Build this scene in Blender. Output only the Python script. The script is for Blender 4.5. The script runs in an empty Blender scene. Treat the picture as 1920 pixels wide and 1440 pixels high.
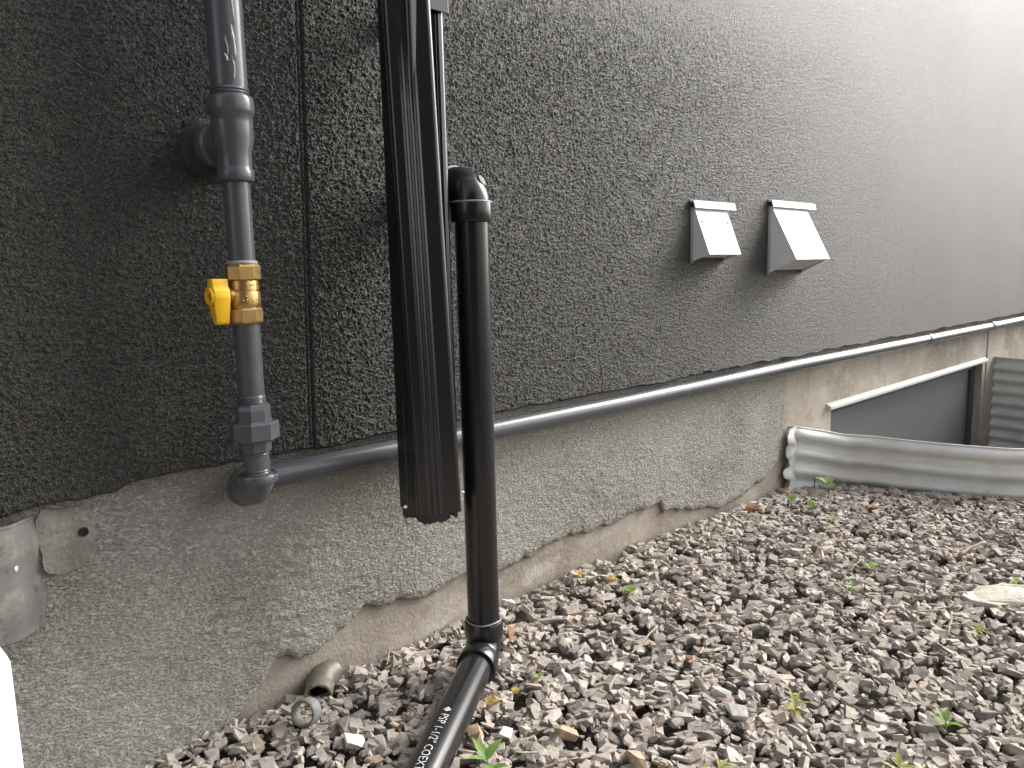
import bpy, bmesh, math, random
import numpy as np
from mathutils import Vector, Matrix

random.seed(7)
rng = np.random.default_rng(7)
scene = bpy.context.scene
C = scene.collection
R = math.radians

# ------------------------------------------------------------------ camera
CAM = Vector((0.0, -1.0, 0.62))
yaw, pitch, roll = R(43.16), R(-8.2), R(-1.375)
fwd = Vector((math.sin(yaw) * math.cos(pitch), math.cos(yaw) * math.cos(pitch), math.sin(pitch)))
rt = Vector((math.cos(yaw), -math.sin(yaw), 0))
up = rt.cross(fwd)
rt2 = math.cos(roll) * rt + math.sin(roll) * up
up2 = -math.sin(roll) * rt + math.cos(roll) * up
cd = bpy.data.cameras.new('camera')
cam = bpy.data.objects.new('camera', cd)
C.objects.link(cam)
cam.matrix_world = Matrix(((rt2.x, up2.x, -fwd.x, CAM.x), (rt2.y, up2.y, -fwd.y, CAM.y),
                           (rt2.z, up2.z, -fwd.z, CAM.z), (0, 0, 0, 1)))
cd.sensor_width = 36
cd.lens = 36 * 1442 / 1920
cd.clip_start = 0.02
cd.clip_end = 500
scene.camera = cam

# ------------------------------------------------------------------ light: bright overcast, glare from the open end
SUN_DIR = Vector((0.80, -0.14, 0.54)).normalized()      # towards the sun
sun_el = math.asin(SUN_DIR.z)
sun_az = math.atan2(SUN_DIR.x, SUN_DIR.y)
w = bpy.data.worlds.new('World')
scene.world = w
w.use_nodes = True
nt = w.node_tree
nt.nodes.clear()
sky = nt.nodes.new('ShaderNodeTexSky')
sky.sky_type = 'NISHITA'
sky.sun_disc = False
sky.sun_elevation = sun_el
sky.sun_rotation = sun_az
sky.dust_density = 4.0
sky.air_density = 1.0
hs = nt.nodes.new('ShaderNodeHueSaturation')
hs.inputs['Saturation'].default_value = 0.22            # cloud cover greys the blue
bg = nt.nodes.new('ShaderNodeBackground')
bg.inputs['Strength'].default_value = 0.14
wo = nt.nodes.new('ShaderNodeOutputWorld')
nt.links.new(sky.outputs[0], hs.inputs['Color'])
nt.links.new(hs.outputs[0], bg.inputs[0])
nt.links.new(bg.outputs[0], wo.inputs[0])
sl = bpy.data.lights.new('sun', 'SUN')
sl.energy = 1.5
sl.angle = R(36)
sl.color = (1.0, 0.965, 0.92)
so = bpy.data.objects.new('sun', sl)
C.objects.link(so)
so.rotation_euler = SUN_DIR.to_track_quat('Z', 'Y').to_euler()
so.location = (4, -3, 6)
scene.view_settings.view_transform = 'Standard'
scene.view_settings.look = 'None'
scene.view_settings.gamma = 1
scene.view_settings.use_curve_mapping = False
scene.view_settings.exposure = 1.47

# ------------------------------------------------------------------ materials
def mat(name, col, rough=0.6, spec=0.5, metal=0.0, noise=None, bump=None, coat=0.0):
    """noise: list of (scale, amount, colour2) mixed over col; bump: list of (scale, strength, distance)"""
    m = bpy.data.materials.new(name)
    m.use_nodes = True
    n = m.node_tree
    b = n.nodes['Principled BSDF']
    b.inputs['Base Color'].default_value = (*col, 1)
    b.inputs['Roughness'].default_value = rough
    b.inputs['Specular IOR Level'].default_value = spec
    b.inputs['Metallic'].default_value = metal
    b.inputs['Coat Weight'].default_value = coat
    tc = n.nodes.new('ShaderNodeTexCoord')
    src = tc.outputs['Object']
    if noise:
        cur = None
        for i, (sc, lo, hi, c2, stretch) in enumerate(noise):
            mp = n.nodes.new('ShaderNodeMapping')
            mp.inputs['Scale'].default_value = stretch
            n.links.new(src, mp.inputs[0])
            t = n.nodes.new('ShaderNodeTexNoise')
            t.inputs['Scale'].default_value = sc
            t.inputs['Detail'].default_value = 6
            t.inputs['Roughness'].default_value = 0.6
            n.links.new(mp.outputs[0], t.inputs['Vector'])
            mr = n.nodes.new('ShaderNodeMapRange')
            mr.inputs['From Min'].default_value = lo
            mr.inputs['From Max'].default_value = hi
            n.links.new(t.outputs['Fac'], mr.inputs['Value'])
            mx = n.nodes.new('ShaderNodeMix')
            mx.data_type = 'RGBA'
            n.links.new(mr.outputs[0], mx.inputs['Factor'])
            if cur is None:
                mx.inputs['A'].default_value = (*col, 1)
            else:
                n.links.new(cur, mx.inputs['A'])
            mx.inputs['B'].default_value = (*c2, 1)
            cur = mx.outputs['Result']
        n.links.new(cur, b.inputs['Base Color'])
    if bump:
        prev = None
        for bb in bump:
            sc, st, dist = bb[:3]
            t = n.nodes.new('ShaderNodeTexNoise')
            t.inputs['Scale'].default_value = sc
            t.inputs['Detail'].default_value = 3
            if len(bb) > 3:
                mp = n.nodes.new('ShaderNodeMapping')
                mp.inputs['Scale'].default_value = bb[3]
                n.links.new(src, mp.inputs[0])
                n.links.new(mp.outputs[0], t.inputs['Vector'])
            else:
                n.links.new(src, t.inputs['Vector'])
            bp = n.nodes.new('ShaderNodeBump')
            bp.inputs['Strength'].default_value = st
            bp.inputs['Distance'].default_value = dist
            n.links.new(t.outputs['Fac'], bp.inputs['Height'])
            if prev is not None:
                n.links.new(prev, bp.inputs['Normal'])
            prev = bp.outputs[0]
        n.links.new(prev, b.inputs['Normal'])
    return m

S1 = (1, 1, 1)
M = {}
M['stucco'] = mat('charcoal stucco', (0.034, 0.0308, 0.0262), 0.52, 0.6,
                  noise=[(3.0, 0.4, 0.75, (0.044, 0.0415, 0.0375), (1, 1, .4)), (430, 0.48, 0.72, (0.15, 0.138, 0.115), S1)],
                  bump=[(500, 1.0, 0.0082), (900, 0.6, 0.0018)])
M['parge'] = mat('parge coat', (0.405, 0.385, 0.346), 0.9, 0.2,
                 noise=[(3.0, 0.44, 0.70, (0.26, 0.238, 0.205), (1, 1, 1.5)), (26, 0.5, 0.78, (0.42, 0.40, 0.36), S1),
                        (260, 0.48, 0.70, (0.66, 0.63, 0.565), (.6, 1, 1))],
                 bump=[(340, 1.0, 0.0095, (.65, 1, 1)), (800, .8, .0022)])
M['concrete'] = mat('bare concrete', (0.375, 0.33, 0.275), 0.88, 0.25,
                    noise=[(3.2, .42, .60, (0.25, 0.21, 0.17), (1, 1, .3)), (11, .50, .68, (0.46, 0.42, 0.365), (.6, 1, 1)),
                           (24, .54, .68, (0.29, 0.26, 0.22), S1), (70, 0.52, 0.74, (0.45, 0.41, 0.355), S1),
                           (90, 0.665, 0.70, (0.075, 0.06, 0.05), S1)],
                    bump=[(160, 0.5, 0.0016), (40, .35, .004), (420, .5, .001)])
M['patch'] = mat('mortar patch', (0.31, 0.292, 0.262), 0.9, 0.2, noise=[(24, .42, .6, (0.22, 0.203, 0.178), S1), (50, .55, .7, (.38, .36, .325), S1)], bump=[(150, .8, .003), (40, .5, .006)])
M['paint'] = mat('grey enamel paint', (0.085, 0.09, 0.098), 0.27, 0.5,
                 noise=[(35, 0.55, 0.85, (0.12, 0.125, 0.13), S1)], bump=[(90, 0.12, 0.001), (400, .06, .0005)])
M['paint_drip'] = mat('glossy drip', (0.34, 0.35, 0.35), 0.15, 0.6)
M['brass'] = mat('brass', (0.55, 0.36, 0.14), 0.36, 0.5, 0.9, noise=[(60, .5, .8, (0.38, 0.24, 0.10), S1)], bump=[(160, .15, .0008)])
M['yellow'] = mat('yellow vinyl', (0.90, 0.53, 0.02), 0.42, 0.45, bump=[(200, .05, .0005)])
M['yellowdark'] = mat('hole shade yellow', (0.34, 0.15, 0.008), 0.6, 0.3)  # yellow darkened to carry the shade inside the handle's hole
M['blackmetal'] = mat('black enamelled metal', (0.012, 0.012, 0.013), 0.26, 0.7,
                      noise=[(30, .62, .85, (0.03, 0.03, 0.03), (1, 1, .15)), (340, .70, .74, (0.22, 0.21, 0.2), S1)], bump=[(60, .08, .001)])
M['rust'] = mat('rusty debris', (0.10, 0.055, 0.03), 0.9, 0.2, noise=[(50, .45, .6, (0.03, 0.025, 0.02), S1)], bump=[(120, .8, .003)])
M['abs'] = mat('black plastic', (0.014, 0.014, 0.015), 0.24, 0.5,
               noise=[(14, .5, .8, (0.024, 0.024, 0.025), (1, 1, .3)), (260, .70, .74, (0.16, 0.16, 0.16), S1)], bump=[(240, .03, .0005)])
M['boss'] = mat('sheen grey moulding', (0.05, 0.05, 0.052), 0.45, 0.5)  # grey sheen of the black plastic put into the base colour
M['print'] = mat('white print', (0.5, 0.5, 0.5), 0.6, 0.3)
M['cement'] = mat('solvent cement bead', (0.30, 0.30, 0.295), 0.4, 0.5)
M['galv'] = mat('galvanised steel', (0.66, 0.67, 0.65), 0.5, 0.5, 0.1,
                noise=[(14, .42, .7, (0.56, 0.56, 0.54), S1), (5, .52, .8, (0.55, 0.50, 0.43), S1)], bump=[(50, .08, .001)])
M['galvold'] = mat('dusty old galvanised steel', (0.17, 0.165, 0.155), 0.75, 0.3, 0.1,
                   noise=[(12, .42, .7, (0.10, 0.096, 0.088), S1), (26, .5, .66, (0.26, 0.245, 0.215), S1), (40, .58, .7, (0.09, 0.075, 0.06), S1)], bump=[(60, .2, .001)])
M['ventmetal'] = mat('pale galvanised sheet', (0.74, 0.77, 0.79), 0.4, 0.5, 0.05,
                     noise=[(20, .45, .75, (0.66, 0.69, 0.71), S1)], bump=[(40, .05, .001)])
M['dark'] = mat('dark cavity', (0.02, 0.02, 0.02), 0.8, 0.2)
M['flashing'] = mat('white aluminium flashing', (0.55, 0.55, 0.53), 0.4, 0.5, noise=[(20, .5, .8, (0.40, .385, .36), S1)])
M['frame'] = mat('dark window frame', (0.05, 0.052, 0.056), 0.45, 0.5)
M['glass'] = mat('dusty dark glass', (0.15, 0.148, 0.155), 0.30, 0.5, noise=[(3, .4, .7, (0.16, 0.16, 0.165), S1)])
M['white'] = mat('white vinyl', (0.86, 0.86, 0.85), 0.4, 0.5, bump=[(80, .03, .0005)])
M['soil'] = mat('gravel bed', (0.17, 0.152, 0.135), 0.95, 0.2,
                noise=[(60, .42, .6, (0.05, 0.045, 0.04), S1), (140, .5, .7, (0.2, 0.18, 0.16), S1)], bump=[(110, 1.0, .02)])
M['twig'] = mat('dry straw', (0.42, 0.34, 0.24), 0.8, 0.2, noise=[(60, .4, .7, (0.26, .2, .13), S1)])
M['darktwig'] = mat('dark twig', (0.06, 0.05, 0.045), 0.8, 0.2)
def leafmat(name, c, c2):
    m = mat(name, c, 0.5, 0.4, noise=[(70, .4, .7, c2, S1)])
    m.node_tree.nodes['Principled BSDF'].inputs['Transmission Weight'].default_value = 0
    b = m.node_tree.nodes['Principled BSDF']
    tr = m.node_tree.nodes.new('ShaderNodeBsdfTranslucent')
    tr.inputs['Color'].default_value = (c[0] * 1.6, c[1] * 1.5, c[2] * 1.2, 1)
    ms = m.node_tree.nodes.new('ShaderNodeMixShader')
    ms.inputs[0].default_value = 0.35
    out = m.node_tree.nodes['Material Output']
    m.node_tree.links.new(b.outputs[0], ms.inputs[1])
    m.node_tree.links.new(tr.outputs[0], ms.inputs[2])
    m.node_tree.links.new(ms.outputs[0], out.inputs[0])
    return m
M['green'] = leafmat('fresh leaf', (0.20, 0.34, 0.09), (0.30, 0.42, 0.15))
M['yellowgreen'] = leafmat('yellow green leaf', (0.36, 0.40, 0.10), (0.45, 0.42, 0.16))
M['brownleaf'] = leafmat('dead brown leaf', (0.30, 0.15, 0.075), (0.38, 0.22, 0.12))
M['yellowleaf'] = leafmat('dead yellow leaf', (0.55, 0.38, 0.10), (0.5, 0.4, 0.2))
def stonemat(name, ramp, island=True, col=None):
    m = mat(name, col or (0.2, 0.18, 0.16), 0.85, 0.25, bump=[(130, 0.35, 0.003), (500, .25, .001)])
    n = m.node_tree
    b = n.nodes['Principled BSDF']
    tc = [x for x in n.nodes if x.type == 'TEX_COORD'][0]
    t = n.nodes.new('ShaderNodeTexNoise')
    t.inputs['Scale'].default_value = 110
    t.inputs['Detail'].default_value = 4
    n.links.new(tc.outputs['Object'], t.inputs['Vector'])
    mr = n.nodes.new('ShaderNodeMapRange')
    mr.inputs['From Min'].default_value = .3
    mr.inputs['From Max'].default_value = .7
    mr.inputs['To Min'].default_value = .78
    mr.inputs['To Max'].default_value = 1.22
    n.links.new(t.outputs['Fac'], mr.inputs['Value'])
    mx = n.nodes.new('ShaderNodeMix')
    mx.data_type = 'RGBA'
    mx.blend_type = 'MULTIPLY'
    mx.inputs['Factor'].default_value = 1
    n.links.new(mr.outputs[0], mx.inputs['B'])
    if island:
        g = n.nodes.new('ShaderNodeNewGeometry')
        cr = n.nodes.new('ShaderNodeValToRGB')
        cr.color_ramp.interpolation = 'LINEAR'
        e = cr.color_ramp.elements
        while len(e) > 1:
            e.remove(e[-1])
        e[0].position = ramp[0][0]
        e[0].color = (*ramp[0][1], 1)
        for p, c in ramp[1:]:
            x = e.new(p)
            x.color = (*c, 1)
        n.links.new(g.outputs['Random Per Island'], cr.inputs[0])
        n.links.new(cr.outputs[0], mx.inputs['A'])
    else:
        mx.inputs['A'].default_value = (*col, 1)
    n.links.new(mx.outputs['Result'], b.inputs['Base Color'])
    return m
M['stones'] = stonemat('crushed stone', [(0, (.24, .212, .188)), (.2, (.305, .268, .236)), (.45, (.36, .315, .275)), (.65, (.405, .354, .308)),
                                         (.82, (.445, .39, .338)), (.95, (.48, .42, .365)), (.962, (.48, .39, .30)), (.968, (.38, .27, .20)),
                                         (.975, (.54, .48, .42)), (1, (.66, .61, .56))])
M['whitestone'] = stonemat('white stone', None, False, (.66, .62, .57))
M['tanstone'] = stonemat('tan stone', None, False, (.46, .34, .235))
M['orangestone'] = stonemat('rusty stone', None, False, (.36, .21, .12))
M['palestone'] = stonemat('pale slab', None, False, (.60, .54, .46))

# ------------------------------------------------------------------ object helpers
def origin_of(o):
    return Vector(o.get('_o', (0, 0, 0))) if o is not None else Vector((0, 0, 0))

def thing(name, label, cat, loc, group=None, kind=None):
    o = bpy.data.objects.new(name, None)
    o.empty_display_size = 0.05
    C.objects.link(o)
    o.location = loc
    ORIG[o.name] = Vector(loc)
    o['label'] = label
    o['category'] = cat
    if group:
        o['group'] = group
    return o
ORIG = {}

def build(name, V, F, material, parent=None, smooth=False, loc=None, label=None):
    """one mesh object; V in world coordinates"""
    org = ORIG[parent.name] if parent is not None else Vector(loc or (0, 0, 0))
    me = bpy.data.meshes.new(name)
    V = np.asarray(V, dtype=np.float64) - np.array(org)
    me.from_pydata(V.tolist(), [], [list(map(int, f)) for f in F])
    me.update()
    if smooth is not False:
        me.polygons.foreach_set('use_smooth', [True] * len(me.polygons))
        if smooth is not True:
            me.set_sharp_from_angle(angle=R(smooth))
    me.materials.append(material)
    o = bpy.data.objects.new(name, me)
    C.objects.link(o)
    if parent is not None:
        o.parent = parent
    else:
        o.location = org
    ORIG[o.name] = org
    if label:
        o['label'] = label
    return o

def grid_mesh(name, V, nr, nc, material, parent, smooth=True):
    """fast big grid, V shape (nr*nc,3)"""
    org = ORIG[parent.name]
    V = V - np.array(org)
    i = np.arange(nr - 1)[:, None] * nc + np.arange(nc - 1)[None, :]
    F = np.stack([i, i + 1, i + nc + 1, i + nc], -1).reshape(-1, 4)
    me = bpy.data.meshes.new(name)
    me.vertices.add(len(V))
    me.vertices.foreach_set('co', V.astype(np.float32).ravel())
    me.loops.add(F.size)
    me.loops.foreach_set('vertex_index', F.astype(np.int32).ravel())
    me.polygons.add(len(F))
    me.polygons.foreach_set('loop_start', np.arange(0, F.size, 4, dtype=np.int32))
    me.polygons.foreach_set('use_smooth', np.full(len(F), smooth))
    me.update(calc_edges=True)
    me.materials.append(material)
    o = bpy.data.objects.new(name, me)
    C.objects.link(o)
    o.parent = parent
    ORIG[o.name] = org
    return o

def tag(o, label, cat, group=None, kind=None):
    o['label'] = label
    o['category'] = cat
    if group:
        o['group'] = group
    if kind:
        o['kind'] = kind
    return o

def frame_of(d):
    d = Vector(d).normalized()
    a = Vector((0, 0, 1)) if abs(d.z) < 0.9 else Vector((1, 0, 0))
    u = a.cross(d).normalized()
    return u, d.cross(u), d

def sweep(path, rad, seg=28, cap=True, ref=None):
    """tube along points with radius per point"""
    P = [Vector(p) for p in path]
    n = len(P)
    rad = [rad] * n if not hasattr(rad, '__len__') else rad
    V, F = [], []
    T = []
    for i in range(n):
        a = P[max(0, i - 1)]
        b = P[min(n - 1, i + 1)]
        t = (b - a)
        if t.length < 1e-7:
            t = T[-1] if T else Vector((0, 0, 1))
        T.append(t.normalized())
    u, v, _ = frame_of(T[0])
    for i in range(n):
        if i:
            q = T[i - 1].rotation_difference(T[i])
            u = q @ u
            v = q @ v
        for k in range(seg):
            a = 2 * math.pi * k / seg
            V.append(P[i] + rad[i] * (math.cos(a) * u + math.sin(a) * v))
    for i in range(n - 1):
        for k in range(seg):
            k2 = (k + 1) % seg
            F.append((i * seg + k, i * seg + k2, (i + 1) * seg + k2, (i + 1) * seg + k))
    if cap:
        F.append(tuple(range(seg - 1, -1, -1)))
        F.append(tuple((n - 1) * seg + k for k in range(seg)))
    return [tuple(x) for x in V], F

def lathe(base, d, prof, seg=32, phase=0.0, cap=True):
    """prof: list of (r,h) along d from base"""
    u, v, d = frame_of(d)
    base = Vector(base)
    V, F = [], []
    for r, h in prof:
        for k in range(seg):
            a = 2 * math.pi * k / seg + phase
            V.append(tuple(base + d * h + r * (math.cos(a) * u + math.sin(a) * v)))
    n = len(prof)
    for i in range(n - 1):
        for k in range(seg):
            k2 = (k + 1) % seg
            F.append((i * seg + k, i * seg + k2, (i + 1) * seg + k2, (i + 1) * seg + k))
    if cap:
        F.append(tuple(range(seg - 1, -1, -1)))
        F.append(tuple((n - 1) * seg + k for k in range(seg)))
    return V, F

def hexnut(base, d, r, h, c=0.0015, phase=0.3, seg=6):
    return lathe(base, d, [(r - c, 0), (r, c), (r, h - c), (r - c, h)], seg=seg, phase=phase)

def join(*parts):
    V, F = [], []
    for v, f in parts:
        o = len(V)
        V += list(v)
        F += [tuple(i + o for i in q) for q in f]
    return V, F

def box(x0, x1, y0, y1, z0, z1, bev=0.0):
    bm = bmesh.new()
    bmesh.ops.create_cube(bm, size=1)
    for v in bm.verts:
        v.co = ((x0 + x1) / 2 + v.co.x * (x1 - x0), (y0 + y1) / 2 + v.co.y * (y1 - y0), (z0 + z1) / 2 + v.co.z * (z1 - z0))
    if bev:
        bmesh.ops.bevel(bm, geom=bm.edges[:], offset=bev, segments=2, affect='EDGES', profile=0.5)
    bm.verts.ensure_lookup_table()
    bm.verts.index_update()
    V = [tuple(v.co) for v in bm.verts]
    F = [[v.index for v in f.verts] for f in bm.faces]
    bm.free()
    return V, F

def extrude(poly3, d, bev=0.0):
    """closed 3D polygon extruded by vector d"""
    bm = bmesh.new()
    a = [bm.verts.new(p) for p in poly3]
    b = [bm.verts.new(Vector(p) + Vector(d)) for p in poly3]
    bm.faces.new(a)
    bm.faces.new(b[::-1])
    n = len(a)
    for i in range(n):
        bm.faces.new((a[i], b[i], b[(i + 1) % n], a[(i + 1) % n]))
    bmesh.ops.recalc_face_normals(bm, faces=bm.faces[:])
    if bev:
        bmesh.ops.bevel(bm, geom=bm.edges[:], offset=bev, segments=2, affect='EDGES', profile=0.5)
    bm.verts.index_update()
    V = [tuple(v.co) for v in bm.verts]
    F = [[v.index for v in f.verts] for f in bm.faces]
    bm.free()
    return V, F

# tileable value noise
TAB = rng.random((8, 512, 512))
def vnoise(x, y, s, k=0, ang=0.6):
    ca, sa = math.cos(ang + k), math.sin(ang + k)
    X = (x * ca - y * sa) / s + 37.3 * (k + 1)
    Y = (x * sa + y * ca) / s + 91.7 * (k + 1)
    xi = np.floor(X).astype(int)
    yi = np.floor(Y).astype(int)
    fx = X - xi
    fy = Y - yi
    fx = fx * fx * fx * (fx * (fx * 6 - 15) + 10)
    fy = fy * fy * fy * (fy * (fy * 6 - 15) + 10)
    t = TAB[k % 8]
    a = t[yi % 512, xi % 512]
    b = t[yi % 512, (xi + 1) % 512]
    c = t[(yi + 1) % 512, xi % 512]
    d = t[(yi + 1) % 512, (xi + 1) % 512]
    return (a * (1 - fx) + b * fx) * (1 - fy) + (c * (1 - fx) + d * fx) * fy

# ------------------------------------------------------------------ ground
WELL = [(1.975, 0.03), (1.985, -0.02), (2.07, -0.075), (2.135, -0.15), (2.172, -0.25), (2.225, -0.365), (2.307, -0.492), (2.45, -0.62), (2.66, -0.71), (2.92, -0.75),
        (3.20, -0.72), (3.48, -0.63), (3.68, -0.48), (3.80, -0.28), (3.855, -0.10), (3.865, 0.03)]
def smooth_path(P, n=6):
    out = []
    Q = [np.array(p) for p in P]
    for i in range(len(Q) - 1):
        p0 = Q[max(0, i - 1)]; p1 = Q[i]; p2 = Q[i + 1]; p3 = Q[min(len(Q) - 1, i + 2)]
        for t in np.arange(n) / n:
            out.append(0.5 * ((2 * p1) + (-p0 + p2) * t + (2 * p0 - 5 * p1 + 4 * p2 - p3) * t * t + (-p0 + 3 * p1 - 3 * p2 + p3) * t ** 3))
    out.append(Q[-1])
    return [tuple(p) for p in out]
WELLS = smooth_path(WELL, 5)

def ground_z(x, y):
    return 0.018 * np.exp(-((x - 1.25) / .55) ** 2) * np.exp(-(y / .35) ** 2)

bm = bmesh.new()
outer = [bm.verts.new((sx * 70, sy * 70, -0.012)) for sx, sy in ((-1, -1), (1, -1), (1, 1), (-1, 1))]
hole = [bm.verts.new((x, y, -0.012)) for x, y in WELLS + [(3.865, .24), (1.975, .24)]]
ed = [bm.edges.new((outer[i], outer[(i + 1) % 4])) for i in range(4)]
ed += [bm.edges.new((hole[i], hole[(i + 1) % len(hole)])) for i in range(len(hole))]
bmesh.ops.triangle_fill(bm, use_beauty=True, edges=ed)
bm.normal_update()
for f in bm.faces:
    if f.normal.z < 0:
        f.normal_flip()
me = bpy.data.meshes.new('ground')
bm.to_mesh(me)
bm.free()
me.materials.append(M['soil'])
g = bpy.data.objects.new('ground', me)
C.objects.link(g)
g['kind'] = 'structure'
# floor of the window well
n = len(WELLS)
wf = build('well_floor', [(x, y, -0.55) for x, y in WELLS], [tuple(range(n))], M['soil'])
wf['kind'] = 'structure'

# ------------------------------------------------------------------ the house wall
house = thing('house_wall', 'dark charcoal stucco house wall above a rough grey concrete foundation', 'wall', (0.5, 0, 0))
FACE = -0.030          # stucco face
# stucco cladding: relief built as geometry, coarser with distance
def spaced(*segs):
    out = []
    for a, b, s in segs:
        out.append(np.arange(a, b, s))
    out.append(np.array([segs[-1][1]]))
    return np.concatenate(out)
def graded(a, b, s0, s1f):
    out = [a]
    while out[-1] < b:
        out.append(out[-1] + s1f(out[-1]))
    return np.array(out)
xs = np.concatenate([np.arange(-3.0, -0.25, .02), graded(-0.25, 11, 0, lambda x: .0011 if .520 < x < .548 else min(.05, .0014 * (1 + .15 * max(0, -x) * 10) if x < .7 else .0014 + .0019 * (x - .7) ** 1.2 + (0.01 * (x - 5) if x > 5 else 0)))])
zs = graded(.384, 5.25, 0, lambda z: .0014 if z < .98 else .0014 + .016 * (z - .98))
X, Z = np.meshgrid(xs, zs)
SX = np.repeat(np.maximum.outer(np.gradient(zs), np.zeros(1)), len(xs), 1)
SX = np.maximum(SX, np.gradient(xs)[None])
def stucco_h(X, Z):
    k1 = np.clip(1.6 - SX / .0035, 0, 1)          # drop grains the grid cannot carry
    k2 = np.clip(1.6 - SX / .007, 0, 1)
    warp = 0.003 * (vnoise(X, Z, .008, 5) - .5)
    a = vnoise(X + warp, Z - warp, .0029, 0)
    b = vnoise(X, Z, .0024, 1)
    c = vnoise(X, Z, .0085, 2)
    r = 1 - np.abs(2 * a - 1)
    h = k1 * (0.0016 * (r - .5) + 0.0024 * (b - .5)) + k2 * .0004 * (c - .5) + 0.004 * (vnoise(X, Z, .35, 3) - .5)
    return h
H = stucco_h(X, Z)
seam = 0.5235 + (Z - 0.39) * 0.031
H -= 0.0065 * np.exp(-((X - seam) / .0018) ** 2) + 0.0035 * np.exp(-((X - seam + .0062) / .0013) ** 2)
H *= np.where(np.abs(X - seam + .003) < .004, .75, 1)
# ragged bottom arris
edge = 0.005 * (vnoise(X, X * 0, .018, 4) - .5) + .006 * (vnoise(X, X * 0, .06, 6) - .5)
dip = -0.016 * np.clip((0.30 - X) / .2, 0, 1)
low = np.exp(-((Z - 0.384) / .01) ** 2)
Z2 = Z + (edge + dip) * low
Yv = FACE - H
V = np.stack([X, Yv, Z2], -1)
# bottom return to the foundation
ret = V[0].copy()
ret[:, 1] = 0.004
ret[:, 2] += 0.002
mid = V[0].copy()
mid[:, 1] += 0.004
mid[:, 2] -= 0.003
V = np.concatenate([ret[None], mid[None], V], 0)
print('stucco quads', V.shape)
stucco = grid_mesh('stucco_cladding', V.reshape(-1, 3), V.shape[0], V.shape[1], M['stucco'], house)
# sealant left in the control joint
sv = []
zz = np.linspace(0.392, 5.0, 60)
for z in zz:
    x = 0.5235 + (z - .39) * .031
    sv += [(x - .0012, FACE + .0042, z), (x + .0012, FACE + .0042, z)]
build('control_joint', sv, [(2 * i, 2 * i + 1, 2 * i + 3, 2 * i + 2) for i in range(59)], M['dark'], house)

# foundation wall around the window opening
WX0, WX1, WZ0, WZ1 = 2.245, 3.70, -0.52, 0.205
fv, ff = join(
    box(-3, WX0, 0, 0.25, -0.8, 0.42), box(WX1, 11, 0, 0.25, -0.8, 0.42))
build('foundation', fv, ff, M['concrete'], house)
build('foundation', *box(WX0, WX1, 0.0, 0.25, WZ1, 0.42), M['concrete'], house)
build('foundation', *box(WX0, WX1, 0.0, 0.25, -0.8, WZ0), M['concrete'], house)
# form line / vertical joint right of the window
build('form_ridge', *box(3.742, 3.752, -0.004, 0.002, -0.4, 0.36), M['concrete'], house)

# parge coat with its ragged lower edge
PE = [(-1.0, -.03), (0.15, -.03), (0.286, -0.012), (0.36, 0.002), (0.399, 0.017), (0.425, 0.05), (0.455, 0.08), (0.472, 0.078), (0.488, 0.069), (0.523, 0.074), (0.56, 0.09),
      (0.6, 0.113), (0.612, .108), (0.659, 0.104), (0.711, 0.093), (0.756, 0.098), (0.816, 0.104), (0.86, .094), (0.897, 0.087), (0.925, .09), (0.973, 0.094),
      (1.03, .104), (1.093, 0.105), (1.12, .099), (1.175, 0.102), (1.215, .093), (1.245, 0.096), (1.27, .106), (1.3, 0.103), (1.34, .098), (1.378, 0.106), (1.39, 0.080),
      (1.44, .072), (1.505, 0.059), (1.58, .045), (1.645, 0.030), (1.70, .037), (1.747, 0.045), (1.80, .062), (1.84, .058), (1.883, 0.082), (1.91, .10), (1.93, .15), (1.945, 0.22), (1.95, .30)]
px_, pz_ = np.array([p[0] for p in PE]), np.array([p[1] for p in PE])
xs = spaced((-1.0, -0.05, .012), (-0.05, 1.95, .003))
zb = np.interp(xs, px_, pz_) + .010 * (vnoise(xs, xs * 0, .02, 1) - .5) + .005 * (vnoise(xs, xs * 0, .006, 2) - .5)
ztop = 0.40
nr = 130
t = np.linspace(0, 1, nr)[:, None]
X = np.repeat(xs[None], nr, 0)
Z = zb[None] * (1 - t) + ztop * t
sw = 0.012 * np.sin(X * 5) + .01 * vnoise(X, Z, .2, 6)
h = .75 * (.0016 * (vnoise(X * .38, Z + sw, .0065, 0, 0) - .5) + .0012 * (1 - np.abs(2 * vnoise(X * .55, Z + sw, .009, 1, 0) - 1) - .5) + .0020 * (vnoise(X, Z, .0042, 2) - .5)
     + .005 * (vnoise(X, Z, .16, 3) - .5))
thick = 0.010 + .004 * (vnoise(X, Z, .09, 4) - .5)
fade = np.clip((Z - zb[None]) / .012, 0, 1)
fade = np.sqrt(fade)
endf = np.clip((1.95 - X) / .05, 0, 1) ** .5
Yp = -(thick * (0.55 + .45 * fade) + h * (.4 + .6 * fade)) * (endf * .9 + .1) - .001
V = np.stack([X, Yp, Z], -1)
lip = V[0].copy()
lip[:, 1] = 0.006
lip[:, 2] += .003
V = np.concatenate([lip[None], V], 0)
build_p = grid_mesh('parge_coat', V.reshape(-1, 3), V.shape[0], V.shape[1], M['parge'], house)

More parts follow.
